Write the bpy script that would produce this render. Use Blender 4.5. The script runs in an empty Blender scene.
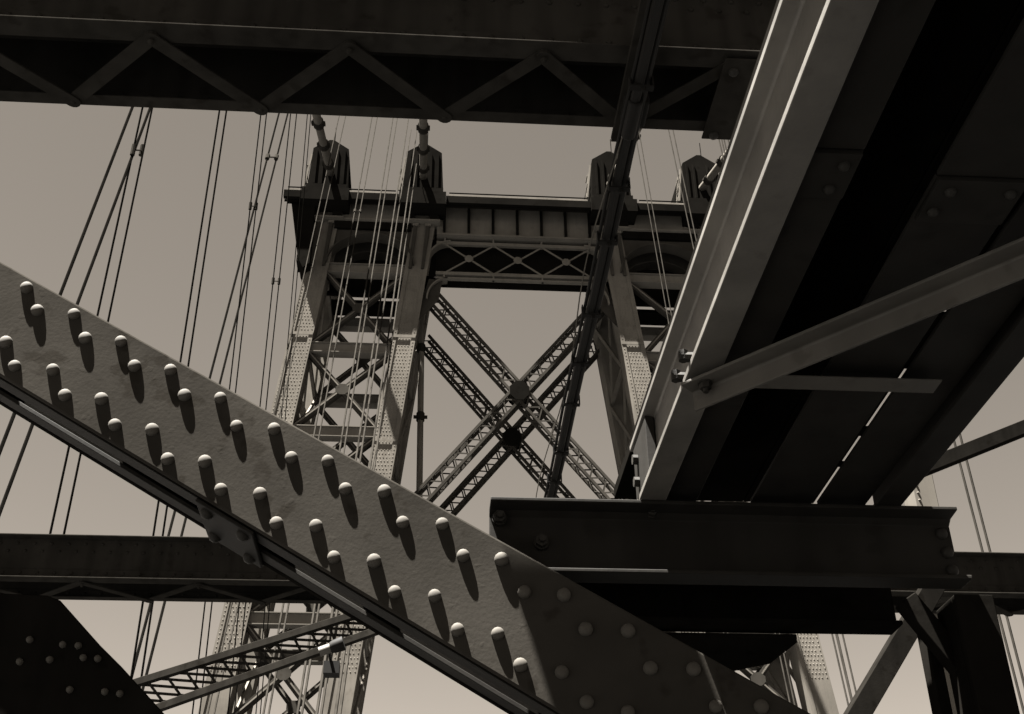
import bpy, bmesh, math, random
from mathutils import Vector, Matrix
random.seed(7)
scene = bpy.context.scene
C = scene.collection
V = Vector

# ------------------------------------------------------------------ camera
FOC, PITCH, YAW, ROLL = 1203.0, math.radians(31.7), math.radians(4.5), math.radians(0.67)
fwd = V((math.sin(YAW)*math.cos(PITCH), math.cos(YAW)*math.cos(PITCH), math.sin(PITCH)))
r0 = V((math.cos(YAW), -math.sin(YAW), 0)); u0 = r0.cross(fwd)
RT = r0*math.cos(ROLL) - u0*math.sin(ROLL); UP = u0*math.cos(ROLL) + r0*math.sin(ROLL)
cd = bpy.data.cameras.new('camera'); cam = bpy.data.objects.new('camera', cd); C.objects.link(cam)
cam.matrix_world = Matrix((RT, UP, -fwd)).transposed().to_4x4()
cd.sensor_width = 36; cd.lens = FOC/1024*36; cd.clip_start = 0.05; cd.clip_end = 9000
scene.camera = cam
scene.render.resolution_x = 1024; scene.render.resolution_y = 714

# ------------------------------------------------------------------ light
SUN = V((0.29, 0.15, -1.0)).normalized()            # direction the light travels
EL = math.asin(-SUN.z); AZ = math.atan2(-SUN.x, -SUN.y)
w = bpy.data.worlds.new('World'); scene.world = w; w.use_nodes = True
nt = w.node_tree; nt.nodes.clear()
sky = nt.nodes.new('ShaderNodeTexSky'); sky.sky_type = 'NISHITA'; sky.sun_disc = False
sky.sun_elevation = EL; sky.sun_rotation = AZ; sky.air_density = 0.203; sky.dust_density = 0.0; sky.ozone_density = 1.0
bw = nt.nodes.new('ShaderNodeSeparateColor')         # a sepia photograph taken through a red filter: only the sky's red counts
mix = nt.nodes.new('ShaderNodeVectorMath'); mix.operation = 'SCALE'; mix.inputs[0].default_value = (1.0, 0.88, 0.75)
bg = nt.nodes.new('ShaderNodeBackground'); bg.inputs['Strength'].default_value = 0.05
out = nt.nodes.new('ShaderNodeOutputWorld')
nt.links.new(sky.outputs[0], bw.inputs[0]); nt.links.new(bw.outputs[0], mix.inputs['Scale'])
nt.links.new(mix.outputs[0], bg.inputs['Color']); nt.links.new(bg.outputs[0], out.inputs[0])
sl = bpy.data.lights.new('sun', 'SUN'); sl.energy = 5.0; sl.angle = math.radians(0.5); sl.color = (1.0, 0.97, 0.92)
so = bpy.data.objects.new('sun', sl); C.objects.link(so); so.rotation_euler = SUN.to_track_quat('-Z', 'Y').to_euler()
so.location = (-20, -15, 90)
vs = scene.view_settings
vs.view_transform = 'Standard'; vs.look = 'None'; vs.gamma = 1; vs.use_curve_mapping = False; vs.exposure = 4.6

# ------------------------------------------------------------------ helpers
def ray(px, py): return RT*((px-512)/FOC) + UP*((357-py)/FOC) + fwd
def at(px, py, X=None, Y=None, Z=None):              # where the line of sight meets the plane a member lies in
    d = ray(px, py)
    t = X/d.x if X is not None else Y/d.y if Y is not None else Z/d.z
    return d*t

class MB:
    def __init__(s): s.v = []; s.f = []
    def poly(s, vs_, faces):
        n = len(s.v); s.v += [V(p) for p in vs_]; s.f += [tuple(i+n for i in f) for f in faces]; return s
    def ext(s, pts, vec):                            # extrude a planar polygon along a vector
        vec = V(vec); pts = [V(p) for p in pts]; n = len(pts)
        nrm = sum(((pts[i]-pts[0]).cross(pts[(i+1) % n]-pts[0]) for i in range(n)), V())
        if nrm.dot(vec) > 0: pts = pts[::-1]
        return s.poly(pts+[p+vec for p in pts], [tuple(range(n)), tuple(range(2*n-1, n-1, -1))] +
                      [(i, i+n, (i+1) % n+n, (i+1) % n) for i in range(n)])
    def box(s, a, b):
        (x0, y0, z0), (x1, y1, z1) = a, b
        return s.ext([(x0, y0, z0), (x1, y0, z0), (x1, y1, z0), (x0, y1, z0)], (0, 0, z1-z0))
    def bar(s, a, b, w, d, side=(0, 1, 0)):          # bar from a to b; d along 'side', w across it
        a = V(a); b = V(b); ax = (b-a).normalized(); sd = V(side); sd = (sd-ax*sd.dot(ax)).normalized(); wd = ax.cross(sd)
        o = [wd*(-w/2)+sd*(-d/2), wd*(w/2)+sd*(-d/2), wd*(w/2)+sd*(d/2), wd*(-w/2)+sd*(d/2)]
        return s.ext([a+q for q in o], b-a)
    def tube(s, pts, r, n=8, caps=True):
        pts = [V(p) for p in pts]; base = len(s.v)
        for i, p in enumerate(pts):
            t = (pts[min(i+1, len(pts)-1)]-pts[max(i-1, 0)]).normalized()
            x = t.cross(V((0, 0, 1)) if abs(t.z) < .9 else V((1, 0, 0))).normalized(); y = t.cross(x)
            rr = r[i] if isinstance(r, (list, tuple)) else r
            s.v += [p+(x*math.cos(2*math.pi*k/n)+y*math.sin(2*math.pi*k/n))*rr for k in range(n)]
        for i in range(len(pts)-1):
            for k in range(n):
                a = base+i*n+k; b = base+i*n+(k+1) % n; s.f.append((a, b, b+n, a+n))
        if caps:
            s.f.append(tuple(base+k for k in range(n))[::-1]); e = base+(len(pts)-1)*n; s.f.append(tuple(e+k for k in range(n)))
        return s
    def dome(s, c, nrm, r, h, n=10, prof=((1, 0), (1, .3), (.82, .68), (.45, .93))):
        c = V(c); nrm = V(nrm).normalized()
        x = nrm.cross(V((0, 0, 1)) if abs(nrm.z) < .9 else V((1, 0, 0))).normalized(); y = nrm.cross(x); base = len(s.v)
        for (q, z) in prof:
            s.v += [c+nrm*(h*z)+(x*math.cos(2*math.pi*k/n)+y*math.sin(2*math.pi*k/n))*(r*q) for k in range(n)]
        s.v.append(c+nrm*h); m = len(prof)
        for i in range(m-1):
            for k in range(n): s.f.append((base+i*n+k, base+i*n+(k+1) % n, base+(i+1)*n+(k+1) % n, base+(i+1)*n+k))
        for k in range(n): s.f.append((base+(m-1)*n+k, base+(m-1)*n+(k+1) % n, base+m*n))
        return s

BASE = {}
def tag(o, label=None, cat=None, group=None, kind=None):
    if label: o['label'] = label
    if cat: o['category'] = cat
    if group: o['group'] = group
    if kind: o['kind'] = kind
    return o
def thing(name, loc, label, cat, group=None):
    o = bpy.data.objects.new(name, None); C.objects.link(o); o.location = loc; o.empty_display_size = .2
    BASE[o.name] = V(loc); return tag(o, label, cat, group)
def finish(me, smooth, ang=40):
    bm = bmesh.new(); bm.from_mesh(me); bmesh.ops.recalc_face_normals(bm, faces=bm.faces); bm.to_mesh(me); bm.free()
    if smooth:
        me.shade_smooth(); me.set_sharp_from_angle(angle=math.radians(ang))
def obj(name, mb, mat, parent=None, bevel=0, smooth=False, kind=None, loc=None):
    base = BASE[parent.name] if parent else (V(loc) if loc is not None else sum(mb.v, V())/len(mb.v))
    me = bpy.data.meshes.new(name); me.from_pydata([tuple(p-base) for p in mb.v], [], mb.f); finish(me, smooth)
    me.materials.append(mat)
    o = bpy.data.objects.new(name, me); C.objects.link(o)
    if parent: o.parent = parent
    else: o.location = base
    BASE[o.name] = base
    if bevel:
        m = o.modifiers.new('bevel', 'BEVEL'); m.width = bevel; m.segments = 2; m.limit_method = 'ANGLE'; m.angle_limit = math.radians(35)
    if kind: o['kind'] = kind
    return o
def piece(name, me, pos, parent, rot=None):          # an alike piece sharing mesh data
    o = bpy.data.objects.new(name, me); C.objects.link(o); o.parent = parent; o.location = V(pos)-BASE[parent.name]
    if rot: o.rotation_euler = rot
    return o
def shared(name, mb, mat, smooth=True):
    me = bpy.data.meshes.new(name); me.from_pydata([tuple(p) for p in mb.v], [], mb.f); finish(me, smooth); me.materials.append(mat); return me

# ------------------------------------------------------------------ materials
TINT = (1.0, 0.91, 0.78)
def steel(name, a, rough=.5, var=.25, scale=3.0, bump=.15, bscale=60.0, wear=0.0, spec=.06, streak=0.0, relief=0.0):
    m = bpy.data.materials.new(name); m.use_nodes = True; n = m.node_tree.nodes; L = m.node_tree.links
    b = n['Principled BSDF']; tc = n.new('ShaderNodeTexCoord')
    n1 = n.new('ShaderNodeTexNoise'); n1.inputs['Scale'].default_value = scale; n1.inputs['Detail'].default_value = 6; n1.inputs['Roughness'].default_value = .62
    L.new(tc.outputs['Object'], n1.inputs['Vector'])
    cr = n.new('ShaderNodeValToRGB'); e = cr.color_ramp.elements
    lo, hi = a*(1-var), a*(1+var*.7)
    e[0].position = .32; e[0].color = (lo*TINT[0], lo*TINT[1], lo*TINT[2], 1)
    e[1].position = .7; e[1].color = (hi*TINT[0], hi*TINT[1], hi*TINT[2], 1)
    L.new(n1.outputs['Fac'], cr.inputs[0]); col = cr.outputs[0]
    if streak:
        mp = n.new('ShaderNodeMapping'); mp.inputs['Scale'].default_value = (9, 9, .5); L.new(tc.outputs['Object'], mp.inputs[0])
        n3 = n.new('ShaderNodeTexNoise'); n3.inputs['Scale'].default_value = 1.0; n3.inputs['Detail'].default_value = 4; L.new(mp.outputs[0], n3.inputs['Vector'])
        rr = n.new('ShaderNodeMapRange'); rr.inputs[1].default_value = .42; rr.inputs[2].default_value = .72; rr.inputs[3].default_value = 1.0; rr.inputs[4].default_value = 1-streak
        L.new(n3.outputs['Fac'], rr.inputs[0])
        mu = n.new('ShaderNodeVectorMath'); mu.operation = 'SCALE'; L.new(col, mu.inputs[0]); L.new(rr.outputs[0], mu.inputs['Scale']); col = mu.outputs[0]
    if wear:
        n4 = n.new('ShaderNodeTexNoise'); n4.inputs['Scale'].default_value = scale*5; n4.inputs['Detail'].default_value = 8; L.new(tc.outputs['Object'], n4.inputs['Vector'])
        rr = n.new('ShaderNodeMapRange'); rr.inputs[1].default_value = .60; rr.inputs[2].default_value = .66; L.new(n4.outputs['Fac'], rr.inputs[0])
        mx = n.new('ShaderNodeMix'); mx.data_type = 'RGBA'; mx.inputs['B'].default_value = (a*.35, a*.29, a*.22, 1)
        sc = n.new('ShaderNodeMath'); sc.operation = 'MULTIPLY'; sc.inputs[1].default_value = wear; L.new(rr.outputs[0], sc.inputs[0])
        L.new(sc.outputs[0], mx.inputs['Factor']); L.new(col, mx.inputs['A']); col = mx.outputs['Result']
    L.new(col, b.inputs['Base Color'])
    ro = n.new('ShaderNodeMapRange'); ro.inputs[3].default_value = rough-.1; ro.inputs[4].default_value = min(1, rough+.15); L.new(n1.outputs['Fac'], ro.inputs[0]); L.new(ro.outputs[0], b.inputs['Roughness'])
    b.inputs['Specular IOR Level'].default_value = spec
    if bump:
        n2 = n.new('ShaderNodeTexNoise'); n2.inputs['Scale'].default_value = bscale; n2.inputs['Detail'].default_value = 5; L.new(tc.outputs['Object'], n2.inputs['Vector'])
        bp = n.new('ShaderNodeBump'); bp.inputs['Strength'].default_value = bump; bp.inputs['Distance'].default_value = .004
        hgt = n2.outputs['Fac']
        if relief:                                   # brushed coats: broad ridges, small lumps and chips over the fine grain
            n5 = n.new('ShaderNodeTexNoise'); n5.inputs['Scale'].default_value = 9; n5.inputs['Detail'].default_value = 3; n5.inputs['Distortion'].default_value = 1.2; L.new(tc.outputs['Object'], n5.inputs['Vector'])
            n6 = n.new('ShaderNodeTexNoise'); n6.inputs['Scale'].default_value = 26; n6.inputs['Detail'].default_value = 2; L.new(tc.outputs['Object'], n6.inputs['Vector'])
            r6 = n.new('ShaderNodeMapRange'); r6.inputs[1].default_value = .66; r6.inputs[2].default_value = .72; L.new(n6.outputs['Fac'], r6.inputs[0])
            m5 = n.new('ShaderNodeMath'); m5.operation = 'MULTIPLY_ADD'; m5.inputs[1].default_value = relief*2.2; L.new(n5.outputs['Fac'], m5.inputs[0]); L.new(hgt, m5.inputs[2])
            m6 = n.new('ShaderNodeMath'); m6.operation = 'MULTIPLY_ADD'; m6.inputs[1].default_value = relief*.8; L.new(r6.outputs[0], m6.inputs[0]); L.new(m5.outputs[0], m6.inputs[2]); hgt = m6.outputs[0]
        L.new(hgt, bp.inputs['Height']); L.new(bp.outputs[0], b.inputs['Normal'])
    return m
M_plate = steel('thick_grey_paint', .0145, .8, .3, 2.2, .13, 95, wear=.4, spec=0, relief=.6)
M_rivet = steel('rivet_paint', .03, .75, .12, 30.0, .1, 80, spec=.05)
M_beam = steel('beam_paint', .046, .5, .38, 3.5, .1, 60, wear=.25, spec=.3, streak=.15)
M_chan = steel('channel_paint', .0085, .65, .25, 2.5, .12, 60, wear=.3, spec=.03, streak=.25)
M_angle = steel('angle_paint', .036, .6, .25, 2.5, .12, 60, wear=.3, spec=.1, streak=.2)
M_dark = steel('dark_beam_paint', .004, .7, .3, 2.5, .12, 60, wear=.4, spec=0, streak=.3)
M_gird = steel('girder_paint', .0115, .7, .28, 1.5, .1, 40, wear=.4, spec=0, streak=.3)
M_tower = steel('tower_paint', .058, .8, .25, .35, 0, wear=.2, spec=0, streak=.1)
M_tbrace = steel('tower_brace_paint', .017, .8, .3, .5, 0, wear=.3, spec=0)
M_tdark = steel('dark_tower_paint', .003, .8, .3, .4, 0, wear=.3, spec=0)  # near-black tower paint for housings, cornice, panels and backing
M_cable = steel('cable_wrap_paint', .045, .7, .2, 1.0, 0, spec=0)
M_band = steel('cable_band_steel', .01, .7, .2, 2.0, 0, spec=0)
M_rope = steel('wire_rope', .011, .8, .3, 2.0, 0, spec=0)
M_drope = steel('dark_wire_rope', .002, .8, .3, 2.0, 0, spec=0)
M_cond = steel('black_conduit', .004, .6, .3, 2.0, .05, 40, spec=.05)
M_bolt = steel('bolt_steel', .011, .6, .25, 40.0, .15, 90, wear=.4, spec=.05)
M_lamp = steel('lamp_housing', .045, .5, .2, 4.0, .05, 60, spec=.1)
M_walk = steel('walkway_concrete', .006, .9, .25, 1.2, .3, 30, wear=.3, spec=0)
M_pier = steel('pier_stone', .06, .9, .3, .2, 0, spec=0)
wm = bpy.data.materials.new('river_water'); wm.use_nodes = True
b = wm.node_tree.nodes['Principled BSDF']; b.inputs['Base Color'].default_value = (.0015, .0013, .0011, 1); b.inputs['Roughness'].default_value = .1
nz = wm.node_tree.nodes.new('ShaderNodeTexNoise'); nz.inputs['Scale'].default_value = .25; nz.inputs['Detail'].default_value = 6
tcw = wm.node_tree.nodes.new('ShaderNodeTexCoord'); wm.node_tree.links.new(tcw.outputs['Object'], nz.inputs['Vector'])
bpn = wm.node_tree.nodes.new('ShaderNodeBump'); bpn.inputs['Strength'].default_value = .6; bpn.inputs['Distance'].default_value = .5
wm.node_tree.links.new(nz.outputs['Fac'], bpn.inputs['Height']); wm.node_tree.links.new(bpn.outputs[0], b.inputs['Normal'])

# ------------------------------------------------------------------ setting
RIV = -43.0
mb = MB(); mb.poly([(-4000, -4000, RIV), (4000, -4000, RIV), (4000, 4000, RIV), (-4000, 4000, RIV)], [(0, 1, 2, 3)])
tag(obj('river', mb, wm, loc=(0, 0, RIV)), kind='structure')
mb = MB(); mb.box((-1.6, -40, -1.9), (2.0, 64, -1.65)); tag(obj('walkway', mb, M_walk), kind='structure')

# ------------------------------------------------------------------ the suspension tower
TX, YF, YB = 5.67, 66.0, 72.4
T = thing('bridge_tower', (TX, 69, RIV), 'tall riveted steel suspension tower with arched head and crossed lattice braces', 'tower')
BAT = .113
def lx(base, z): return base + BAT*(50-z)
def P(x, y, z): return (TX+x, y, z)
LEVELS = [47.6, 41.3, 35.2, 29.2, 23.2, 17.0]
LW = .72
def leg(s, base, y0, front):
    mb = MB(); zt, zb = 51.4, RIV+6
    ring = lambda z, h, a, c: [P(s*lx(base, z)-h, a, z), P(s*lx(base, z)+h, a, z), P(s*lx(base, z)+h, c, z), P(s*lx(base, z)-h, c, z)]
    mb.poly(ring(zt, LW, y0, y0+1.4)+ring(zb, LW, y0, y0+1.4), [(0, 1, 2, 3), (7, 6, 5, 4)]+[(i, (i+1) % 4, (i+1) % 4+4, i+4) for i in range(4)])
    o = obj('leg', mb, M_tower, T)
    mb = MB()                                        # corner angles, proud of the cover plate
    for e in (-1, 1):
        for (ya, yb) in ((y0-.05, y0-.005), (y0+1.405, y0+1.45)):
            q = lambda z, dx: P(s*lx(base, z)+e*(LW-.1)+dx, ya, z)
            mb.ext([q(zt-.3, -.14), q(zt-.3, .14), q(zb, .14), q(zb, -.14)], (0, yb-ya, 0))
    obj('corner_angle', mb, M_tower, o)
    if front:
        mb = MB(); z = 47.2; k = 0                    # thousands of small rivet heads on the cover plate
        while z > 20:
            for c in range(5):
                x = s*lx(base, z) + (c-2+(.5 if k % 2 else 0)-.25)*.2
                mb.dome(P(x, y0, z), (0, -1, 0), .048, .02, 5, ((1, 0), (.8, .6)))
            if k % 1 == 0:
                for e in (-1, 1): mb.dome(P(s*lx(base, z)+e*(LW-.1), y0-.05, z), (0, -1, 0), .048, .02, 5, ((1, 0), (.8, .6)))
            z -= .26; k += 1
        obj('rivet_heads', mb, M_tower, o, kind='stuff')
        for z in (42.2, 34.6, 26.8):                  # splice plates
            mb = MB(); h = LW+.02
            mb.ext([P(s*lx(base, z)-h, y0-.085, z+.1), P(s*lx(base, z)+h, y0-.085, z+.1), P(s*lx(base, z-.1)+h, y0-.085, z-.1), P(s*lx(base, z-.1)-h, y0-.085, z-.1)], (0, .03, 0))
            obj('splice_plate', mb, M_tower, o)
for s in (-1, 1):
    for base in (6.6, 13.2):
        leg(s, base, YF, True); leg(s, base, YB, False)
# side bays between inner and outer legs, front and rear frames
def lattice(name, p0, p1, w, d, ch, lac, pitch, mat, parent, side=(0, 1, 0)):
    p0 = V(p0); p1 = V(p1); ax = (p1-p0).normalized(); sd = V(side); wd = ax.cross(sd).normalized(); L = (p1-p0).length
    mb = MB()
    for a in (-1, 1):
        for c in (-1, 1):
            o = wd*(a*(w-ch)/2)+sd*(c*(d-ch)/2)
            mb.bar(p0+o, p1+o, ch, ch*1.1, sd)
    for k in (range(int(L/(pitch*9))+1) if name != 'lattice_brace' else ()):              # tie plates
        t = min(L-.5, k*pitch*9)
        for c in (-1, 1): mb.bar(p0+ax*t+sd*(c*(d/2+.02)), p0+ax*(t+.5)+sd*(c*(d/2+.02)), w, .03, sd)
    o = obj(name, mb, mat, parent)
    mb = MB(); n = int(L/pitch)
    for i in range(n):
        t0, t1 = i*L/n, (i+1)*L/n; sg = 1 if i % 2 else -1
        for c in (-1, 1):
            mb.bar(p0+ax*t0+wd*(sg*(w/2-ch*.5))+sd*(c*(d/2-.02)), p0+ax*t1-wd*(sg*(w/2-ch*.5))+sd*(c*(d/2-.02)), lac, .025, sd)
            mb.bar(p0+ax*t0+sd*(sg*(d/2-ch*.5))+wd*(c*(w/2-.02)), p0+ax*t1-sd*(sg*(d/2-ch*.5))+wd*(c*(w/2-.02)), lac, .025, wd)
    obj('lacing', mb, mat, o, kind='stuff')
    return o
for s in (-1, 1):
    for (yc, dp) in ((YF+.45, .5), (YB+.7, .5)):
        xi = lambda z: s*(lx(6.6, z)+LW-.05)
        xo = lambda z: s*(lx(13.2, z)-LW+.05)
        for z in LEVELS:
            mb = MB(); mb.bar(P(xi(z), yc, z), P(xo(z), yc, z), .62, dp)
            st = obj('strut', mb, M_tower, T)
            mb = MB()
            for e in (-1, 1): mb.bar(P(xi(z), yc-.02, z+e*.34), P(xo(z), yc-.02, z+e*.34), .05, dp+.28)
            obj('strut_flange', mb, M_tower, st)
        for i in range(len(LEVELS)-1):
            za, zb = LEVELS[i]-.3, LEVELS[i+1]+.3; zm = (za+zb)/2
            for q, (fa, fb) in enumerate(((xi, xo), (xo, xi))):
                off = .035*q
                mb = MB(); mb.bar(P(fa(za), yc+off, za), P(fb(zb), yc+off, zb), .34, dp-.1)
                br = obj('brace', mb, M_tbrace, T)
                mb = MB(); mb.bar(P(fa(za), yc-dp/2+.03+off, za), P(fb(zb), yc-dp/2+.03+off, zb), .08, .1); obj('brace_rib', mb, M_tower, br)
            xm = (xi(za)+xo(zb))/2
            mb = MB(); g = .42
            mb.ext([P(xm+g*a, yc-dp/2-.03, zm+g*c) for a, c in ((-1, -.35), (-.4, -.9), (.4, -.9), (1, -.35), (1, .35), (.4, .9), (-.4, .9), (-1, .35))], (0, .03, 0))
            obj('gusset_plate', mb, M_tbrace, T)
    # front-to-rear bracing between the paired legs
    for base in (6.6, 13.2):
        for i in range(len(LEVELS)-1):
            za, zb = LEVELS[i], LEVELS[i+1]
            for dxs in (-1, 1):
                f = lambda z: s*lx(base, z)+dxs*(LW-.15)
                mb = MB(); mb.bar(P(f(za), YF+1.3, za), P(f(za), YB+.1, za), .4, .2, (1, 0, 0)); obj('side_strut', mb, M_tower, T)
                mb = MB(); mb.bar(P(f(za), YF+1.3, za-.2), P(f(zb), YB+.1, zb), .3, .12, (1, 0, 0)); obj('side_brace', mb, M_tower, T)
                mb = MB(); mb.bar(P(f(za)+.15*dxs, YB+.1, za-.2), P(f(zb)+.15*dxs, YF+1.3, zb), .3, .12, (1, 0, 0)); obj('side_brace', mb, M_tower, T)
# rear gallery rails seen through the bay under the arch
for s in (-1, 1):
    for z in (48.6, 49.3, 50.0):
        mb = MB(); mb.bar(P(s*7.8, YB-.6, z), P(s*13, YB-.6, z), .16 if z < 49.5 else .1, .3); obj('gallery_rail', mb, M_cable, T)
    mb = MB(); mb.bar(P(s*7.8, YB-.9, 48.0), P(s*13, YB-.9, 48.0), .3, 1.6); obj('gallery_floor', mb, M_tdark, T)
# great crossed lattice braces
for yc, nm in ((YF+.75, 'front'), (YB+.7, 'rear')):
    for s in (-1, 1):
        off = 0
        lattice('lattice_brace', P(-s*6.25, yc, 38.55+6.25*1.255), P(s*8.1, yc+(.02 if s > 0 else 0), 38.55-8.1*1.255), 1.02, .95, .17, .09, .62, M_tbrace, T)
    for yy in (yc-.56, yc+.53):
        mb = MB(); g = .62
        mb.ext([P(g*a, yy, 38.55+g*1.1*c) for a, c in ((-1, -.4), (-.4, -1), (.4, -1), (1, -.4), (1, .4), (.4, 1), (-.4, 1), (-1, .4))], (0, .03, 0))
        obj('gusset_plate', mb, M_tdark, T)
    lattice('lattice_strut', P(-8.4, yc, 27.4), P(8.4, yc, 27.4), 1.2, .95, .2, .1, .7, M_tower, T)
    for s in ((-1, 1) if nm == 'front' else ()):
        mb = MB()
        mb.ext([P(s*a, yc-.55, z) for a, z in ((6.0, 47.0), (5.1, 46.9), (5.3, 45.3), (6.9, 43.2))], (0, .03, 0)); obj('gusset_plate', mb, M_tbrace, T)
# arched head of each side bay
for s in (-1, 1):
    for (yy, th, kk) in ((YF+.05, .5, 1.0), (YF+1.9, .4, .93)):
        xa, xb = 6.95, 13.0; zb_, zt_ = 47.9, 51.45
        xc, rx, rz = (xa+xb)/2, (xb-xa)/2-.1, 2.45*kk
        n = 20
        mb = MB(); pts = []
        for i in range(n+1):
            a = math.pi*i/n; pts.append((xc-rx*kk*math.cos(a), zb_+rz*math.sin(a)))
        top = [(xa+(xb-xa)*i/n, zt_) for i in range(n+1)]
        for i in range(n):
            quad = [pts[i], pts[i+1], top[i+1], top[i]]
            mb.ext([P(s*x, yy, z) for x, z in quad], (0, th, 0))
        ap = obj('arch_plate', mb, M_tbrace, T)
        mb = MB()
        for i in range(n):
            (x0, z0), (x1, z1) = pts[i], pts[i+1]
            mb.bar(P(s*x0, yy+th/2-.1, z0-.04), P(s*x1, yy+th/2-.1, z1-.04), .09, th+.5)
        obj('arch_rim', mb, M_tbrace, ap)
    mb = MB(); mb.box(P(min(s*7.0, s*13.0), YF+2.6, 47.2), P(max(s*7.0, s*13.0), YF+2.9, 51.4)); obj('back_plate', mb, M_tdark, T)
    for z in (49.0, 50.1):
        mb = MB(); mb.box(P(min(s*7.2, s*12.9), YF+2.35, z), P(max(s*7.2, s*12.9), YF+2.55, z+.25)); obj('back_rail', mb, M_tower, T)
    mb = MB(); mb.box(P(min(s*7.3, s*12.6), YF-.12, 51.5), P(max(s*7.3, s*12.6), YF+.3, 53.3)); fb = obj('fascia_plate', mb, M_tower, T)
    mb = MB(); mb.box(P(min(s*7.3, s*12.6), YF-.4, 51.35), P(max(s*7.3, s*12.6), YF+.2, 51.48)); obj('fascia_ledge', mb, M_tower, fb)
    # bracket closing the outer end under the cornice
    for (ya, yb) in ((YF-.9, YF+1.5), (YB, YB+1.6)):
        mb = MB(); mb.ext([P(s*a, ya, z) for a, z in ((15.6, 52.74), (13.9, 52.74), (13.9, 47.2), (14.3, 46.8), (14.7, 47.6))], (0, yb-ya, 0)); obj('end_bracket', mb, M_tdark, T)
# leg heads, caps and twin ribs
for s in (-1, 1):
    for base in (6.6, 13.2):
        xc = s*base
        for e in (-1, 1):
            mb = MB(); mb.ext([P(xc+e*.42-.13, YF-.2, 51.3), P(xc+e*.42+.13, YF-.2, 51.3), P(s*lx(base, 47.6)+e*.42+.1, YF-.2, 47.6), P(s*lx(base, 47.6)+e*.42-.1, YF-.2, 47.6)], (0, .18, 0))
            rb = obj('pilaster_rib', mb, M_tbrace, T)
            mb = MB(); mb.box(P(xc+e*.42-.2, YF-.26, 51.15), P(xc+e*.42+.2, YF-.02, 51.33)); obj('rib_head', mb, M_tower, rb)
        mb = MB(); mb.box(P(xc-1.15, YF-.3, 51.5), P(xc+1.15, YF+1.2, 52.61)); cp = obj('cap_block', mb, M_tbrace, T)
        for e in (-1, 1):
            mb = MB(); mb.box(P(xc+e*.8-.3, YF-.5, 51.6), P(xc+e*.8+.3, YF-.305, 52.6)); obj('cap_panel', mb, M_tdark, cp)
        mb = MB(); mb.box(P(xc-1.25, YF-.55, 51.36), P(xc+1.25, YF+.4, 51.49)); obj('cap_ledge', mb, M_tower, cp)
        mb = MB(); mb.box(P(xc-1.6, YF-1.7, 51.95), P(xc+1.6, YF+.9, 53.0)); mb.box(P(xc-1.4, YF-1.4, 53.001), P(xc+1.4, YF+.95, 53.55)); obj('cornice_block', mb, M_tdark, T)
# central portal: panelled girder and lattice below it
XG = 5.55
mb = MB(); mb.box(P(-XG, YF+.1, 50.55), P(XG, YF+.3, 53.3)); pg = obj('panel_girder', mb, M_tower, T)
for i in range(7):
    x = -XG+.5+(2*XG-1.0)*i/6
    mb = MB(); mb.box(P(x-.09, YF-.1, 50.62), P(x+.09, YF+.095, 53.25)); obj('stiffener', mb, M_tdark, pg)
mb = MB(); mb.box(P(-XG, YF-.3, 50.4), P(XG, YF+.4, 50.54)); obj('girder_flange', mb, M_tower, pg)
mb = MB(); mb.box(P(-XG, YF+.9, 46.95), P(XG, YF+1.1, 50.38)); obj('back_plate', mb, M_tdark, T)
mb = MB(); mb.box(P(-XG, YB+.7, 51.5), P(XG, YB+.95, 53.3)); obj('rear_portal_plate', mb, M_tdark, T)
po = MB(); po.box(P(-XG, YF+.05, 49.85), P(XG, YF+.3, 50.1)); po.box(P(-XG, YF+.05, 47.3), P(XG, YF+.3, 47.55))
po.box(P(-XG, YF+.0, 46.95), P(XG, YF+.3, 47.07))
pl = obj('portal_chords', po, M_tower, T)
nx = 3; wX = 3.32
for i in range(nx):
    xc = (i-1)*wX
    for sg in (-1, 1):
        mb = MB(); mb.bar(P(xc-wX/2*sg, YF+.15+.03*sg, 47.5), P(xc+wX/2*sg, YF+.15+.03*sg, 49.9), .11, .06); obj('portal_diagonal', mb, M_tower, pl)
    mb = MB(); mb.dome(P(xc, YF+.08, 48.7), (0, -1, 0), .3, .06, 10, ((1, 0), (.9, .8))); obj('crossing_plate', mb, M_tower, pl)
for x in (-4.98, -1.66, 1.66, 4.98):
    mb = MB(); mb.box(P(x-.06, YF+.07, 46.95), P(x+.06, YF+.28, 47.3)); mb.box(P(x-.06, YF+.07, 50.1), P(x+.06, YF+.28, 50.5)); obj('portal_post', mb, M_tower, pl)
for s in (-1, 1):                                    # curved knee brackets in the portal corners
    for (x0, z0, rr, wv) in ((4.6, 50.1, 1.6, .14), (4.75, 47.0, 1.35, .1)):
        n = 10; mb = MB(); c = [(x0+rr*math.sin(math.pi/2*i/n), z0-rr*1.25*(1-math.cos(math.pi/2*i/n))) for i in range(n+1)]
        for i in range(n): mb.bar(P(s*c[i][0], YF+.35, c[i][1]), P(s*c[i+1][0], YF+.35, c[i+1][1]), wv, .7)
        kb = obj('knee_bracket', mb, M_tower, T)
        mb = MB()
        for i in range(n): mb.ext([P(s*c[i][0], YF+.3, c[i][1]+.05), P(s*c[i+1][0], YF+.3, c[i+1][1]+.05), P(s*6.4, YF+.3, z0+.3), P(s*6.3, YF+.3, z0+.35)], (0, .05, 0))
        obj('knee_web', mb, M_tdark, kb)
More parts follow.
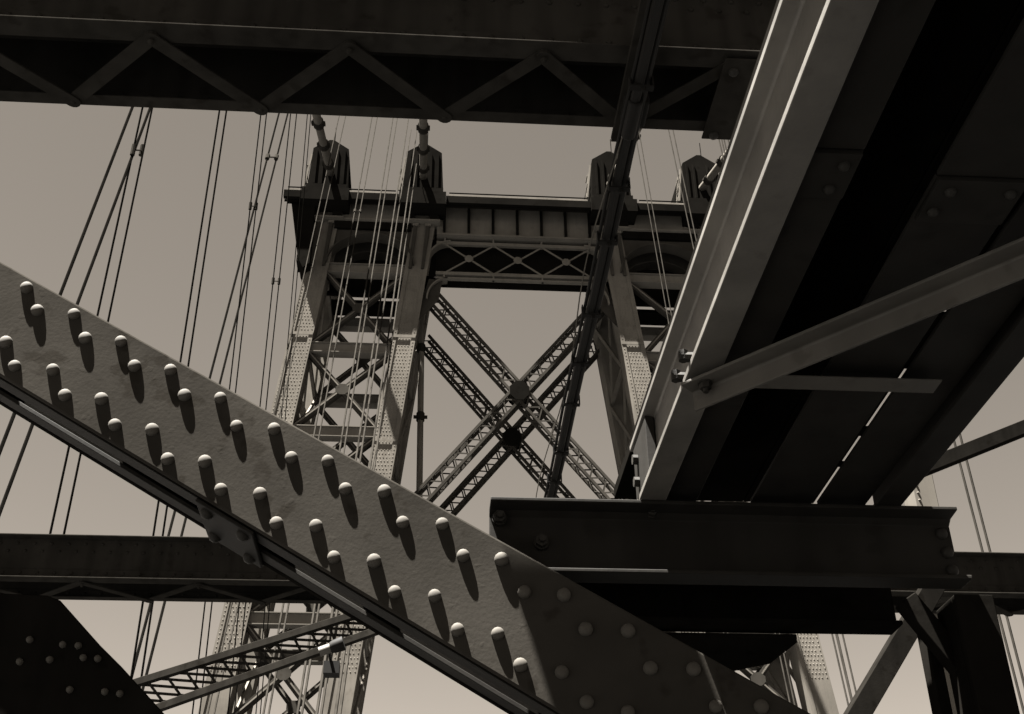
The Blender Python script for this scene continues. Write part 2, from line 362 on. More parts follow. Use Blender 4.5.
# cornice and top platform
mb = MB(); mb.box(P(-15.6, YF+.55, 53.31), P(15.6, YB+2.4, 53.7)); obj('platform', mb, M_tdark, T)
for (a, c) in ((-16.0, -8.25), (-4.98, 4.98), (8.25, 16.0)):
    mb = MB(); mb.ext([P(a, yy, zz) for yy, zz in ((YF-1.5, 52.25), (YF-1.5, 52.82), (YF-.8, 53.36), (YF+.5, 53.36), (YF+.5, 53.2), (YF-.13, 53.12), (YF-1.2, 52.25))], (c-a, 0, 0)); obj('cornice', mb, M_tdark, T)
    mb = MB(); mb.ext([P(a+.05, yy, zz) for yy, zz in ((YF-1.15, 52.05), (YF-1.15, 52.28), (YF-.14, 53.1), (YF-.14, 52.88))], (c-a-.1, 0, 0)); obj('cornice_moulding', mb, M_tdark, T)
    mb = MB(); mb.box(P(a+.2, YF-1.47, 52.83), P(c-.2, YF-1.15, 52.98)); obj('cornice_gutter', mb, M_tower, T)
    mb = MB(); mb.tube([P(a+.2, YF-1.2, 53.3), P(c-.2, YF-1.2, 53.3)], .05, 5); obj('top_rail', mb, M_tdark, T)
mb = MB(); mb.box(P(-16, YB+1.5, 53.71), P(16, YB+3, 54.3)); obj('cornice', mb, M_tdark, T)
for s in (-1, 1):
    mb = MB(); mb.box(P(min(s*7.35, s*12.55), YF-.2, 50.75), P(max(s*7.35, s*12.55), YF+.04, 51.34)); obj('painted_shade_band', mb, M_tdark, T)  # added near-black band: the ledge's shade put into its colour
# saddle housings on the leg heads
for s in (-1, 1):
    for base in (6.6, 13.15):
        xc = s*base; b0, b1 = 1.42, 1.24
        mb = MB()
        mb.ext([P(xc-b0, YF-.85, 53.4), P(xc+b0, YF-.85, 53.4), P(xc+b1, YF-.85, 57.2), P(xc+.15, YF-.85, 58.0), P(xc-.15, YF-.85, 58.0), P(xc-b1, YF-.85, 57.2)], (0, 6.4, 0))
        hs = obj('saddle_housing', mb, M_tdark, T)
        for x in (-.98, -.5, .5, .98):
            mb = MB(); mb.box(P(xc+x-.07, YF-.95, 53.95), P(xc+x+.07, YF-.855, 57.05)); obj('housing_rib', mb, M_tdark, hs)
        for yy in (-.5, .4):
            mb = MB(); mb.bar(P(xc-b0-.25, YF+yy, 53.95), P(xc-b1-.1, YF+yy, 56.9), .11, .11); obj('ladder_rail', mb, M_tower, hs)
        for zz in (54.6, 55.3, 56.0):
            mb = MB(); mb.bar(P(xc-b0-.17, YF-.44, zz), P(xc-b0-.17, YF+.34, zz), .07, .07, (0, 0, 1)); obj('ladder_rung', mb, M_tower, hs)
        mb = MB(); mb.tube([P(xc+.2, YF-.8, 57.9), P(xc+.2, YF-.8, 59.2)], .03, 4); obj('mast', mb, M_tdark, hs)
# masonry foot
mb = MB(); mb.box(P(-24, YF-4, RIV-1), P(24, YB+6, RIV+6.5)); obj('pier', mb, M_pier, T)

# standpipe hanging behind the front brace
a = at(422, 300, Y=68.5); c = at(419.5, 485, Y=68.5)
S = thing('standpipe', c, 'slim vertical pipe with dark collars between tower leg and lattice brace', 'pipe')
mb = MB(); mb.tube([a, c+(c-a)*.6], .2, 8); obj('pipe', mb, M_tower, S, smooth=True)
for py in (352, 421):
    t = (py-300)/185; p = a+(c-a)*t
    mb = MB(); mb.tube([p+V((0, 0, .3)), p-V((0, 0, .3))], .27, 8); mb.box(p+V((-.45, -.1, -.08)), p+V((.45, .1, .08))); obj('collar', mb, M_band, S)

# ------------------------------------------------------------------ main cables
def cz(y): u = 65.2-y; return 54.95-.425*u+.00146*u*u
for X, lab in ((-7.35, 'leftmost thick main cable rising to the outer left tower head'), (-.93, 'thick main cable running to the inner left tower head'),
               (12.2, 'thick main cable passing behind the dark conduit to the inner right tower head'), (18.8, 'rightmost thick main cable reaching the outer right tower head')):
    K = thing('main_cable', (X, 65.2, cz(65.2)), lab, 'cable', 'main suspension cables')
    mb = MB(); mb.tube([(X, y, cz(y)) for y in [65.6-2.0*i for i in range(54)]], .26, 10); obj('wrapped_strand', mb, M_cable, K, smooth=True)
    y = 63.2; k = 0
    while y > 18:
        t = V((0, 1, (cz(y+.1)-cz(y-.1))/.2)).normalized(); p = V((X, y, cz(y)))
        mb = MB(); mb.tube([p-t*.35, p+t*.35], .35, 10)
        mb.bar(p+V((-.42, 0, -.02)), p+V((.42, 0, -.02)), .16, .5, t); obj('cable_band', mb, M_band, K)
        y -= 3.6 if k < 4 else 7.0; k += 1

# ------------------------------------------------------------------ suspender ropes
def rope(px, X, off, rad, label, group, clamps=(), zlow=-2.0, ztop=None, mat=None):
    (x0, y0, x1, y1) = px
    a = at(x0, y0, X=X); c = at(x1, y1, X=X); d = (c-a); d = d/d.z
    def pt(z): return a+d*(z-a.z)
    z = a.z
    if ztop is None:
        for _ in range(60):
            z = cz(pt(z).y)
            z = max(min(z, 58), a.z-4)
    else: z = ztop
    top = pt(z)+V((0, off, 0)); low = pt(zlow)+V((0, off, 0))
    R_ = thing('suspender_rope', low, label, 'rope', group)
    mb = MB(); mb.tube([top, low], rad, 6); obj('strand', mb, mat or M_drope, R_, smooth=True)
    for cy, dx in clamps:                            # clamp joining the rope to its twin
        t = (cy-y0)/(y1-y0); p = at(x0+(x1-x0)*t, cy, X=X); q = at(x0+(x1-x0)*t+dx, cy+.4, X=X); ax = (c-a).normalized()
        mb = MB(); mb.tube([p-ax*.16, p+ax*.16], rad*2.4, 8); mb.tube([p, q], rad*.9, 6); mb.tube([q-ax*.16, q+ax*.16], rad*2.4, 8)
        obj('rope_clamp', mb, M_band, R_)
    return R_
G = 'suspender ropes hanging from the main cables'
OX, IX = -7.2, -.83
rope((134, 103, 62, 290), OX, 0, .033, 'leftmost thick slanting rope, first of all ropes on the left', G)
rope((152, 103, 78, 302), OX, 0, .033, 'second thick slanting rope from the left, crossing two thin upright ropes', G)
rope((143.5, 103, 98, 313), OX, 0, .024, 'thin upright rope left of its twin, crossing the thick slanting ropes', G, ((150, 8.5),))
rope((152.6, 106, 108.5, 319), OX, 0, .024, 'thin upright rope right of its twin, crossing the thick slanting ropes', G)
rope((220, 107, 180.6, 360), OX, 0, .03, 'left rope of the lone upright pair in open sky left of the tower', G)
rope((227, 107, 188.3, 365), OX, 0, .03, 'right rope of the lone upright pair in open sky left of the tower', G)
rope((261, 113, 229.7, 387), OX, 0, .026, 'thin upright rope crossed by the clamped slanting pair, left of two', G, ((206, 5.8),))
rope((266.6, 113, 235.6, 391), OX, 0, .026, 'thin upright rope crossed by the clamped slanting pair, right of two', G)
rope((279.7, 110.6, 210, 377), OX, 0, .04, 'left of the two thick clamped ropes slanting down to the riveted brace', G, ((157, 8.8),))
rope((288.5, 110.6, 220, 382.6), OX, 0, .04, 'right of the two thick clamped ropes slanting down to the riveted brace', G)
rope((291, 110, 260, 406), OX, 0, .028, 'left rope of the upright pair just left of the tower edge', G, ((281, 6),))
rope((297, 110, 266, 407.6), OX, 0, .028, 'right rope of the upright pair just left of the tower edge', G)
rope((307.6, 112, 286.5, 357.6), OX, 0, .026, 'left rope of the pair brushing the end of the tower cornice', G)
rope((311, 112, 290.3, 357.6), OX, 0, .026, 'right rope of the pair brushing the end of the tower cornice', G)
for (px, X, name) in (((336, 130, 314, 230), -6.3, 'crossing the outer left saddle housing'), ((369.6, 130, 351.4, 230), -4.0, 'with a small clamp, beside the outer left saddle'),
                      ((391, 130, 375, 230), -2.7, 'midway between the two left saddle housings'), ((406.7, 130, 391.3, 230), -1.9, 'just left of the inner left saddle housing'),
                      ((414, 151, 403, 230), -1.45, 'crossing the inner left saddle housing')):
    dx = 6.5 if px[0] < 340 else 5.3 if px[0] < 380 else 4.3
    cl = ((211, 5.3),) if px[0] == 369.6 else ()
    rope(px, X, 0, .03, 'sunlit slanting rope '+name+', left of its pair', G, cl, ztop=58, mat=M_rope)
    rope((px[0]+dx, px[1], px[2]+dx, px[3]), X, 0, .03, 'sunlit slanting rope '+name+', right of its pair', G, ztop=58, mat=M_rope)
for (px, X, name, dx) in (((639.7, 159, 668, 319), 12.07, 'upright pair right of the dark conduit', 4.2), ((669, 132, 694, 250), 12.07, 'upright pair beside the outer right saddle housing', 4.4),
                          ((718, 135, 726, 170), 12.07, 'pair at the top edge of the sunlit stringer', 5),
                          ((836, 634, 843.4, 666), 12.07, 'pair right of the low tower leg, under the channel beam', 6.5), ((959, 460, 977, 530), 12.07, 'pair at the far right in open sky', 7.5)):
    rope(px, X, 0, .027, 'left rope of the '+name, G, mat=M_rope)
    rope((px[0]+dx, px[1], px[2]+dx, px[3]), X, 0, .027, 'right rope of the '+name, G, mat=M_rope)

# ------------------------------------------------------------------ transverse laced girders
def laced_girder(label, y0, y1, z, h, x0, x1, near_nodes, far_nodes, mat, wbar, hang=False):
    """box of two webs joined underneath by lacing bars; near web at y0, far web at y1, underside at z"""
    Gd = thing('laced_girder', ((x0+x1)/2, (y0+y1)/2, z), label, 'girder')
    fl = .085
    for (ya, sg) in ((y0, 1), (y1, -1)):
        mb = MB(); mb.box((x0, min(ya, ya+sg*.012), z+.012), (x1, max(ya, ya+sg*.012), z+h)); wp = obj('web_plate', mb, mat, Gd)
        mb = MB(); ov = .055 if sg > 0 else .002; mb.box((x0, min(ya-sg*ov, ya+sg*fl), z), (x1, max(ya-sg*ov, ya+sg*fl), z+.011)); obj('bottom_flange', mb, mat, Gd, bevel=.003)
        mb = MB(); yi = ya+sg*.012 if sg < 0 else ya
        mb.box((x0, min(yi-.012, yi), z+.015), (x1, max(yi-.012, yi), z+.1)) if sg < 0 else mb.box((x0, ya-.012, z+.02), (x1, ya-.002, z+.1))
        obj('flange_angle', mb, mat, Gd, bevel=.003)
    mb = MB(); mb.box((x0, y0-.1, z+h+.001), (x1, y1+.1, z+h+.014)); obj('cover_plate', mb, mat, Gd, bevel=.003)
    mb = MB()
    x = x0+.1
    while x < x1:
        mb.dome((x, y1-.024, z+.06), (0, -1, 0), .019, .016, 6, ((1, 0), (.8, .6)))
        mb.dome((x, y0-.012, z+.06), (0, -1, 0), .019, .016, 6, ((1, 0), (.8, .6)))
        mb.dome((x+.08, y0, z+h-.05), (0, -1, 0), .019, .016, 6, ((1, 0), (.8, .6)))
        mb.dome((x, y0, z+h-.13), (0, -1, 0), .019, .016, 6, ((1, 0), (.8, .6)))
        x += .165
    obj('rivet_heads', mb, mat, Gd, kind='stuff')
    nodes = sorted([(x, y0+fl*.5) for x in near_nodes]+[(x, y1-fl*.5) for x in far_nodes])
    for i in range(len(nodes)-1):
        (xa, ya), (xb, yb) = nodes[i], nodes[i+1]
        zz = z-.006-(.013 if i % 2 else 0)
        a = V((xa, ya, zz)); c = V((xb, yb, zz)); ax = (c-a).normalized(); sd = ax.cross(V((0, 0, 1)))
        pts = [a+(-ax*math.cos(t)+sd*math.sin(t))*wbar/2 for t in [math.pi*(-.5+k/6) for k in range(7)]][::-1]
        pts += [c+(ax*math.cos(t)+sd*math.sin(t))*wbar/2 for t in [math.pi*(.5-k/6) for k in range(7)]][::-1]
        mb = MB(); mb.ext([p-V((0, 0, .005)) for p in pts], (0, 0, .010)); lb = obj('lacing_bar', mb, mat, Gd)
        mb = MB(); mb.dome((xa, ya, zz-.02 if i % 2 else zz-.006), (0, 0, -1), wbar*.22, .02, 8); obj('rivet', mb, mat, lb, smooth=True)
    return Gd
pit = 1.083
far = [0.038+pit*i for i in range(-4, 2)]
near = [0.038+pit*(i+.5) for i in range(-4, 2)]
OG = laced_girder('dark laced box girder spanning overhead along the top edge', 4.79, 5.40, 5.0, .5, -4.6, 4.6, near, far, M_gird, .085)
mb = MB(); mb.box((1.60, 4.77, 4.965), (2.3, 5.43, 4.978)); obj('tie_plate', mb, M_gird, OG, bevel=.003)
for p in ((1.665, 4.86), (1.665, 5.39)):
    mb = MB(); mb.dome((p[0], p[1], 4.965), (0, 0, -1), .03, .03, 8); obj('rivet', mb, M_bolt, OG, smooth=True)
mb = MB(); mb.box((1.045, 3.9, 4.925), (1.10, 5.445, 4.94)); mb.box((1.045, 3.9, 4.941), (1.056, 5.445, 4.962))
tag(obj('hanger_strap', mb, M_gird, bevel=.002), 'flat dark strap crossing under the overhead girder left of the conduit', 'strap')
LGY0, LGY1 = 11.45, 12.02
far = [-5.05+1.13*i for i in range(0, 12)]; near = [-5.05+1.13*(i+.5) for i in range(0, 11)]
laced_girder('dark riveted box girder crossing behind the brace at lower left', LGY0, LGY1, 4.38, .42, -6.2, 8.2, near, far, M_gird, .075)

# conduit bundle running towards the tower under the overhead girder
CO = thing('conduit_bundle', (1.15, 7.5, 4.8), 'dark bundle of conduits with clamps running from overhead girder down to channel beam', 'conduit')
for (dx, dz, r) in ((0, 0, .03), (.045, .012, .022), (-.042, .02, .012)):
    mb = MB(); mb.tube([(1.11+dx+.006*y-.03+.006*math.sin(y*2.1+dx*9), y, 4.8+dz+.012*math.sin(y*1.3+dx*20)) for y in [2.5+.5*i for i in range(24)]], r, 8)
    obj('conduit', mb, M_cond, CO, smooth=True)
for i in range(13):
    y = 4.2+i*.72+random.uniform(-.15, .15); x = 1.11+.006*y-.03
    mb = MB(); mb.box((x-.06, y-.02, 4.755), (x+.075, y+.02, 4.765)); mb.box((x-.06, y-.02, 4.765), (x-.052, y+.02, 4.84)); mb.box((x+.067, y-.02, 4.765), (x+.075, y+.02, 4.84))
    mb.tube([(x+.02, y, 4.755), (x+.02, y, 4.73)], .014, 6)
    obj('clamp', mb, M_cond, CO)
mb = MB(); mb.box((1.06, 5.0, 4.82), (1.20, 5.2, 4.90)); mb.tube([(1.11, 4.95, 4.8), (1.11, 5.25, 4.8)], .045, 8); obj('junction_box', mb, M_cond, CO, bevel=.01)
mb = MB(); mb.tube([(1.06+.035*math.sin(y*1.7), y, 4.85+.06*math.sin(y*.9)) for y in [2.5+.3*i for i in range(40)]], .005, 5); obj('loose_wire', mb, M_cable, CO)

# ------------------------------------------------------------------ riveted diagonal brace in front
YP = 3.0
e0, e1 = at(47, 287, Y=YP), at(499, 539, Y=YP); g0, g1 = at(47, 404, Y=YP), at(482, 666, Y=YP)
et = lambda x: e0.z+(e1.z-e0.z)*(x-e0.x)/(e1.x-e0.x)
gt = lambda x: g0.z+(g1.z-g0.z)*(x-g0.x)/(g1.x-g0.x)
X0, X1 = -3.3, 1.95
DB = thing('riveted_brace', (X1, YP+.14, et(X1)-.2), 'broad grey steel diagonal brace studded with long-shadowed rivets', 'brace')
mb = MB(); mb.ext([(X0, YP, et(X0)), (X1, YP, et(X1)), (X1, YP, gt(X1)), (X0, YP, gt(X0))], (0, .014, 0))
web = obj('web_plate', mb, M_plate, DB, bevel=.0065)
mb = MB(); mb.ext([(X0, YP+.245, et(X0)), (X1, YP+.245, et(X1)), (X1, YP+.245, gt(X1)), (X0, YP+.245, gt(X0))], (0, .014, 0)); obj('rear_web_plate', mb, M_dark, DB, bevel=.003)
dz = .014
for (ya, yb) in ((YP+.0285, YP+.1), (YP+.165, YP+.2305)):
    mb = MB(); mb.ext([(X0, ya, gt(X0)+.016), (X1, ya, gt(X1)+.016), (X1, ya, gt(X1)+.002), (X0, ya, gt(X0)+.002)], (0, yb-ya, 0)); obj('flange_angle', mb, M_chan, DB, bevel=.0015)
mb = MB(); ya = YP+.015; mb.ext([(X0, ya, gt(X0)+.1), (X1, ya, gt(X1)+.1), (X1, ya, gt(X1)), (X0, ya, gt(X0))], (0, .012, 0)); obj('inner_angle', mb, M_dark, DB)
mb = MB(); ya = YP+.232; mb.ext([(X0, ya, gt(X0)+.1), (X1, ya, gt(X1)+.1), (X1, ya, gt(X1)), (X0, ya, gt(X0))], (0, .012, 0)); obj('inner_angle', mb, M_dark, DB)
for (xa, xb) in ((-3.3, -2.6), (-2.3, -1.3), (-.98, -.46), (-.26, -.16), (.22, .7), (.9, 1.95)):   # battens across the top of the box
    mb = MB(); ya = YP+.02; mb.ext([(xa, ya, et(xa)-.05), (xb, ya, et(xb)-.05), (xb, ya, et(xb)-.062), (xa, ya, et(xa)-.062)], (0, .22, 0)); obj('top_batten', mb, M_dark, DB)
sl_ = (gt(1)-gt(0)); dirb = V((1, 0, sl_)).normalized(); nb = V((sl_, 0, -1)).normalized()
nb = -nb if nb.z > 0 else nb
for xb in (-2.7, -1.7, -.62, .50, 1.5):
    c0 = V((xb, YP+.016, gt(xb)-.002))
    mb = MB(); mb.ext([c0+V((0, .0, 0)), c0+dirb*.19, c0+dirb*.19+V((0, .24, 0)), c0+V((0, .24, 0))], nb*.011); bp_ = obj('batten_plate', mb, M_chan, DB, bevel=.003)
    for u in (.035, .155):
        for yv in (.04, .2):
            mb = MB(); mb.dome(c0+dirb*u+V((0, yv, 0))+nb*.011, nb, .019, .018, 10); obj('rivet', mb, M_bolt, bp_, smooth=True)
rv = shared('rivet', MB().dome((0, 0, 0), (0, -1, 0), .0182, .0185, 14, ((1, 0), (1, .32), (.93, .58), (.72, .83), (.4, .96))), M_rivet)
rows = [[(73.8, 315), (121.8, 341.5), (171, 370), (221, 399), (274.5, 430), (328.5, 461.5), (384, 492), (441.8, 524.7), (501.8, 559.4), (564, 595)],
        [(86, 338.5), (134.7, 367), (184.7, 396), (237, 426), (291, 458.5), (345.6, 489), (403, 522), (463.5, 555.6), (524, 593), (586, 630)],
        [(53, 371), (101, 400), (153, 430), (205.5, 462), (260, 493.5), (316.5, 526.5), (374.4, 561.5), (434.7, 596), (497.4, 634)],
        [(65, 396), (115.6, 426), (168.5, 459), (221, 490), (277, 523), (334.5, 557), (394.7, 592), (456.8, 630), (520.6, 666)]]
for r in rows:
    pts = [at(x, y, Y=YP) for x, y in r]
    st0 = pts[1]-pts[0]; st1 = pts[-1]-pts[-2]
    pts = [pts[0]-st0*k for k in range(13, 0, -1)]+pts+[pts[-1]+st1*k for k in range(1, 10)]
    for p in pts:
        if X0+.03 < p.x < X1-.03:
            o = piece('rivet', rv, (p.x+random.uniform(-.002, .002), YP, p.z+random.uniform(-.002, .002)), web, (random.uniform(-.06, .06), random.uniform(0, 6.28), random.uniform(-.06, .06)))
            k = random.uniform(.94, 1.05); o.scale = (k*random.uniform(.97, 1.03), random.uniform(.86, 1.1), k)

# gusset in the lower left corner, in the brace's shade
YG = 3.15
gp = [at(47, 595, Y=YG), at(60, 600, Y=YG), at(100, 645, Y=YG), at(122, 667, Y=YG), at(170, 720, Y=YG)]
GP = thing('corner_gusset', (-1.3, YG, .7), 'dark cut gusset plate with bright rivet tops in the lower left corner', 'gusset')
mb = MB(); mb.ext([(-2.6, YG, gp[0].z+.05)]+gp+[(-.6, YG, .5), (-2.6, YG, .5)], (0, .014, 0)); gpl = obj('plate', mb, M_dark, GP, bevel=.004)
for (x, y) in ((63, 645), (78.5, 646), (50, 660), (83.6, 658), (98, 659), (30, 640), (20, 662), (70, 690), (105, 692), (120, 694)):
    p = at(x, y, Y=YG); piece('rivet', rv, (p.x, YG, p.z), gpl).scale = (.5, .75, .5)

# ------------------------------------------------------------------ overhead walkway frame at right
ZC = 1.421
hexm = MB(); hexm.tube([(0, 0, 0), (0, -.014, 0)], .021, 14); hexm.tube([(0, -.014, 0), (0, -.031, 0)], .0185, 6); hexm.tube([(0, -.031, 0), (0, -.044, 0)], .0095, 8)
hexme = shared('bolt', hexm, M_bolt, False)
domm = shared('bolt', MB().dome((0, 0, 0), (0, -1, 0), .018, .017, 10), M_bolt)
CH = thing('channel_beam', (.9, 3.07, 1.205), 'dark steel channel beam bolted behind the riveted brace, carrying the stringers', 'beam')
x0, x1 = .175, 1.50
yw, yt = 3.10, 3.028
prof = [(yw+.012, 1.205), (yw+.012, ZC), (yt, ZC), (yt, ZC-.011), (yw-.02, ZC-.016), (yw, ZC-.03), (yw, 1.205+.03), (yw-.02, 1.205+.016), (yt, 1.205+.011), (yt, 1.205)]
mb = MB(); mb.ext([(x0, a, z) for a, z in prof], (x1-x0, 0, 0)); chb = obj('channel', mb, M_chan, CH, bevel=.0025)
for (x, y) in ((499, 520), (541, 544)):
    p = at(x, y, Y=yw); piece('bolt', hexme, (p.x, yw, p.z), CH, (0, random.random(), 0))
p = at(651, 514, Y=yw); piece('bolt', hexme, (p.x, yw, p.z), CH, (0, .3, 0)).scale = (.8, .8, .8)
for (x, y) in ((941, 534), (947, 553), (952, 571)):
    p = at(x, y, Y=yw); piece('bolt', domm, (p.x, yw, p.z), CH)
# deeper beam behind it
mb = MB(); ib = [(3.36, 1.19), (3.46, 1.19), (3.46, 1.202), (3.417, 1.207), (3.417, 1.405), (3.46, 1.41), (3.46, 1.42), (3.30, 1.42), (3.30, 1.41), (3.403, 1.405), (3.403, 1.207), (3.36, 1.202)]
mb.ext([(.2, a, z) for a, z in ib], (1.22, 0, 0)); tag(obj('rear_beam', mb, M_dark, bevel=.002), 'black beam behind and under the bolted channel beam', 'beam')
# stringers
def ibeam_y(mb, xc, w2, zb, h, ya, yb, t=.008, f=.011):
    pr = [(xc-w2, zb), (xc+w2, zb), (xc+w2, zb+f), (xc+t, zb+f+.008), (xc+t/2, zb+f+.014), (xc+t/2, zb+h-f-.014), (xc+t, zb+h-f-.008), (xc+w2, zb+h-f), (xc+w2, zb+h), (xc-w2, zb+h), (xc-w2, zb+h-f), (xc-t, zb+h-f-.008), (xc-t/2, zb+h-f-.014), (xc-t/2, zb+f+.014), (xc-t, zb+f+.008), (xc-w2, zb+f)]
    return mb.ext([(x, ya, z) for x, z in pr], (0, yb-ya, 0))
SA = thing('stringer_beam', (.63, 3.0, ZC), 'long pale-edged stringer beam rising from the channel beam to the top edge', 'beam')
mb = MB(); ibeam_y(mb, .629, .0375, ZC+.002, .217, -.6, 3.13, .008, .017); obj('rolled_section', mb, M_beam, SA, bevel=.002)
mb = MB(); mb.box((.596, 2.9, ZC+.02), (.622, 3.10, ZC+.197)); ec = obj('end_cleat', mb, M_chan, SA, bevel=.002)
for z in (.06, .13):
    mb = MB(); mb.tube([(.595, 3.04, ZC+z), (.58, 3.04, ZC+z)], .015, 8); obj('rivet', mb, M_bolt, ec)
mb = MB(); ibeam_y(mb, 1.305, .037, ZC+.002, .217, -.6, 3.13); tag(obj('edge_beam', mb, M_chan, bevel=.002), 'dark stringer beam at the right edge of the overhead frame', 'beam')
bd = shared('bolt', MB().dome((0, 0, 0), (0, 0, -1), .011, .011, 10), M_bolt)
def soffit_strip(x0, x1, joints, label, bolts):
    S_ = thing('soffit_plate', ((x0+x1)/2, 1.3, ZC+.03), label, 'plate', 'long plates under the walkway frame')
    ys = [-.6]+joints+[3.10]; prev = -.6
    for j in joints+[3.10]:
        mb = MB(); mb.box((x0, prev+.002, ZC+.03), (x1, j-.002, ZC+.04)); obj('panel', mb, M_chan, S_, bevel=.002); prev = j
    for j in joints:
        mb = MB(); mb.box((x0+.003, j, ZC+.020), (x1-.003, j+.125, ZC+.029)); sp = obj('splice_plate', mb, M_chan, S_, bevel=.0015)
        for u, v_ in bolts: piece('bolt', bd, (x0+(x1-x0)*u, j+v_, ZC+.020), sp)
    return S_
soffit_strip(.668, .768, [.35, 1.60], 'narrow soffit plate with bolted splice beside the sunlit stringer', ((.70, .03), (.62, .095)))
soffit_strip(.925, 1.103, [.5, 1.66], 'wide soffit plate with bolted splice in the upper right corner', ((.2, .03), (.14, .09), (.85, .03)))
soffit_strip(1.120, 1.262, [1.2], 'black soffit plate right of the bright sky slit', ((.3, .03),))
for (ya, yb) in ((1.2, 1.93), (2.13, 2.36), (2.66, 2.70), (2.86, 2.88)):
    mb = MB(); mb.box((1.09, ya, ZC+.041), (1.13, yb, ZC+.05)); tag(obj('slit_tie', mb, M_dark), {1.2: 'long dark strip closing the upper end of the sky slit', 2.13: 'dark strip closing the sky slit behind the angle brace', 2.66: 'small dark tie across the middle of the sky slit', 2.86: 'smallest dark tie across the lower end of the sky slit'}[ya], 'strip')
# timber-like deck planks on top of the frame, a slit left open
y = -.6; k = 0
DK = thing('overhead_deck', (1.0, 1.3, 1.645), 'black plank deck closing the overhead walkway frame from above', 'deck')
for (xa, xb) in ((.600, .80), (.803, 1.02), (1.023, 1.255), (1.300, 1.352)):
    mb = MB(); mb.box((xa, -.6, 1.642), (xb, 3.5, 1.68)); obj('plank', mb, M_dark, DK, bevel=.003)
# cross strut and angle brace bolted below
mb = MB(); mb.box((.76, 2.335, ZC-.004), (1.19, 2.395, ZC+.0)); mb.box((.76, 2.385, ZC+.001), (1.19, 2.395, ZC+.019)); tag(obj('cross_strut', mb, M_angle, bevel=.0015), 'short flat cross strut under the soffit plates below the angle brace', 'strut')
AB = thing('angle_brace', (.63, 2.4, ZC-.02), 'steel angle brace bolted to the stringer and running up to the right edge', 'brace')
a0 = V((.612, 2.372, ZC-.012)); d = (V((1.085, 1.876, 0))-V((.616, 2.373, 0))).normalized(); nrm = V((d.y, -d.x, 0)); nrm = nrm if nrm.y > 0 else -nrm
LEN = 1.5; wl = .045
mb = MB(); pr = [(-.03, 0), (.026, 0), (.026, -.055), (.018, -.055), (.018, -.012), (.014, -.008), (-.03, -.008)]
mb.ext([a0+nrm*u+V((0, 0, z))-d*.02 for u, z in pr], d*LEN); obj('angle', mb, M_angle, AB, bevel=.002)
hb_ = MB(); hb_.tube([(0, 0, 0), (0, 0, -.004)], .017, 12); hb_.tube([(0, 0, -.004), (0, 0, -.017)], .014, 6); hb_.tube([(0, 0, -.017), (0, 0, -.026)], .007, 8)
hbm = shared('bolt', hb_, M_bolt, False)
piece('bolt', hbm, a0+d*.03+nrm*(-.004)+V((0, 0, -.008)), AB, (0, 0, .4))
for yy in (2.32, 2.41): 
    mb = MB(); mb.tube([(.578, yy, ZC+.02), (.578, yy, ZC+.045)], .012, 6); mb.tube([(.6, yy, ZC+.03), (.57, yy, ZC+.03)], .012, 6); obj('bolt', mb, M_bolt, SA)

# unseen strip added above the camera to cast shade on the brace's lower end
mb = MB(); mb.box((-.39, -8, 3.3), (.038, 2.69, 3.32)); tag(obj('unseen_shade_strip', mb, M_dark, bevel=.003), 'unseen strip added high overhead to shade the lower end of the riveted brace', 'plank')

# plate and posts below the channel, right
sp0 = [at(x, y, Z=1.17) for x, y in ((560, 634), (797, 638), (797, 643), (770, 664), (640, 690))]
mb = MB(); mb.ext(sp0, (0, 0, .012)); tag(obj('under_plate', mb, M_dark, bevel=.002), 'black plate under the rear beam at bottom centre', 'plate')
PR = thing('frame_post', (1.6, 3.22, -1.65), 'broad black post under the right end of the channel beam', 'post')
a = at(946, 600, Y=3.2); c = at(984, 600, Y=3.2)
mb = MB(); mb.box((a.x, 3.14, -1.65), (c.x, 3.165, 1.203)); obj('face_plate', mb, M_dark, PR, bevel=.003)
mb = MB(); mb.box((a.x, 3.166, -1.65), (a.x+.012, 3.28, 1.203)); mb.box((c.x-.012, 3.166, -1.65), (c.x, 3.28, 1.203)); obj('flange', mb, M_dark, PR, bevel=.003)
a = at(917, 600, Y=3.3); c = at(929, 600, Y=3.3)
mb = MB(); mb.box((a.x, 3.29, -1.65), (c.x, 3.35, 1.18)); tag(obj('slim_post', mb, M_dark, bevel=.003), 'slim black post left of the broad post at lower right', 'post')
a = at(905, 600, Y=3.25); c = at(965, 672, Y=3.25)
mb = MB(); mb.bar(a, c+(c-a)*.4, .06, .05); tag(obj('knee_brace', mb, M_dark, bevel=.003), 'black knee brace between the slim post and the broad post', 'brace')
a = at(905, 634, Y=8); c = at(872, 690, Y=8)
mb = MB(); mb.bar(a-(c-a)*1.2, c+(c-a)*2, .14, .2); ob = obj('sloping_post', mb, M_dark, bevel=.004); tag(ob, 'dark sloping post in front of open sky at lower right', 'post')
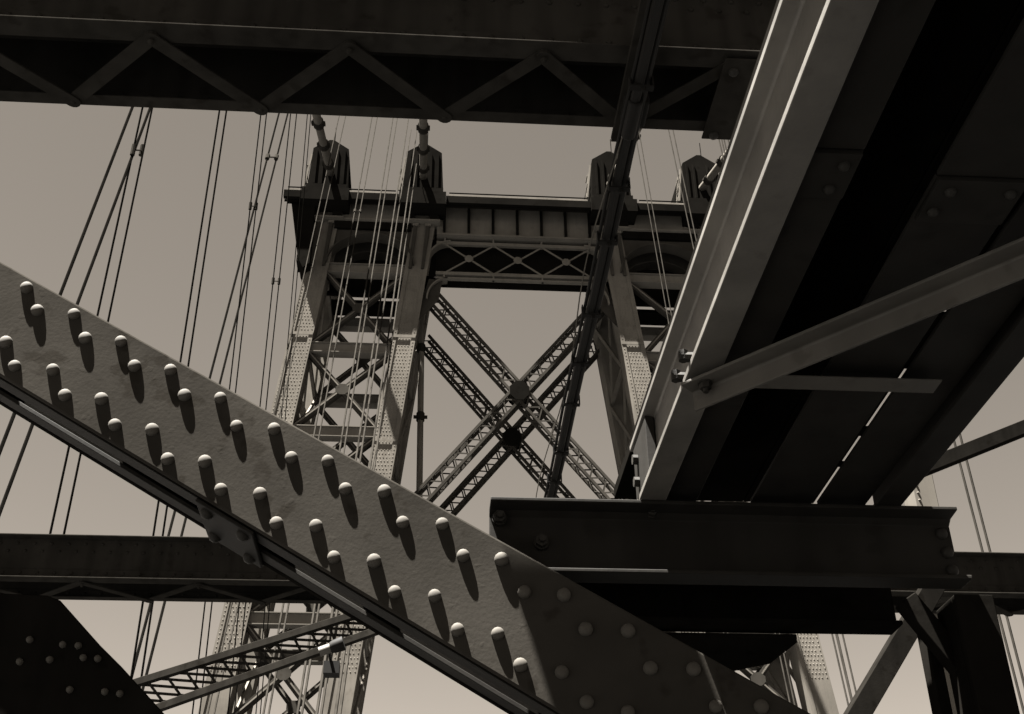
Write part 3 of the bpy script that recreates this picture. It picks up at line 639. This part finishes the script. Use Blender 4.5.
# far riveted post and handrail at the right edge
q0 = at(909, 478, Y=12); q1 = at(928, 473, Y=12)
FP = thing('riveted_post', (q0.x+.1, 12.1, -1.65), 'sunlit riveted post seen past the edge beam at far right', 'post')
mb = MB(); mb.box((q0.x+.02, 12, -1.65), (q1.x+.05, 12.3, 6.9)); obj('post_body', mb, M_tower, FP, bevel=.01)
mb = MB(); z = 3.0
while z < 6.9: mb.dome((q0.x+.07, 12, z), (0, -1, 0), .016, .014, 6, ((1, 0), (.8, .6))); z += .09
obj('rivet_heads', mb, M_tower, FP, kind='stuff')
a = at(925, 468, Y=10.5); c = at(985, 444, Y=10.5)
mb = MB(); mb.bar(a-(c-a)*.3, c+(c-a), .14, .12); tag(obj('sway_rod', mb, M_dark, bevel=.006), 'dark inclined bar crossing the sky at the right edge', 'bar')
# ------------------------------------------------------------------ lattice rail and lamp at the bottom
LT = thing('lattice_rail', at(185, 667, Y=14), 'dark inclined lattice girder low in front of the tower foot', 'girder')
t0, t1 = at(-60, 744, Y=14), at(420, 595, Y=14); b0, b1 = at(0, 764, Y=14), at(450, 605, Y=14)
for (p, q) in ((t0, t1), (b0, b1)):
    mb = MB(); mb.bar(p, q, .08, .1); ch = obj('chord', mb, M_gird, LT, bevel=.004)
n = 26
for i in range(n-1):
    for sg in (0, 1):
        u0_, u1_ = (i/n, (i+1.6)/n) if sg else ((i+1.6)/n, i/n)
        p = t0+(t1-t0)*u0_; q = b0+(b1-b0)*u1_
        mb = MB(); mb.bar(p+V((0, .01+.02*sg, 0)), q+V((0, .01+.02*sg, 0)), .03, .012); obj('lattice_bar', mb, M_gird, LT)
lp = at(322, 651, Y=13.6)
LA = thing('flood_lamp', lp, 'small pale floodlight clamped to the lattice girder at the bottom', 'lamp')
ax = V((.93, -.1, .33)).normalized()
mb = MB(); mb.tube([lp-ax*.03, lp+ax*.1], .055, 12); obj('barrel', mb, M_lamp, LA, smooth=True)
mb = MB(); mb.tube([lp+ax*.1, lp+ax*.14, lp+ax*.26], [.06, .075, .085], 12); obj('hood', mb, M_cond, LA, smooth=True)
mb = MB(); mb.tube([lp+ax*.08, lp+ax*.1+V((0, .3, -.1))], .02, 6); mb.box(lp+V((.02, .1, -.22)), lp+V((.2, .3, -.08))); obj('mount', mb, M_cond, LA)
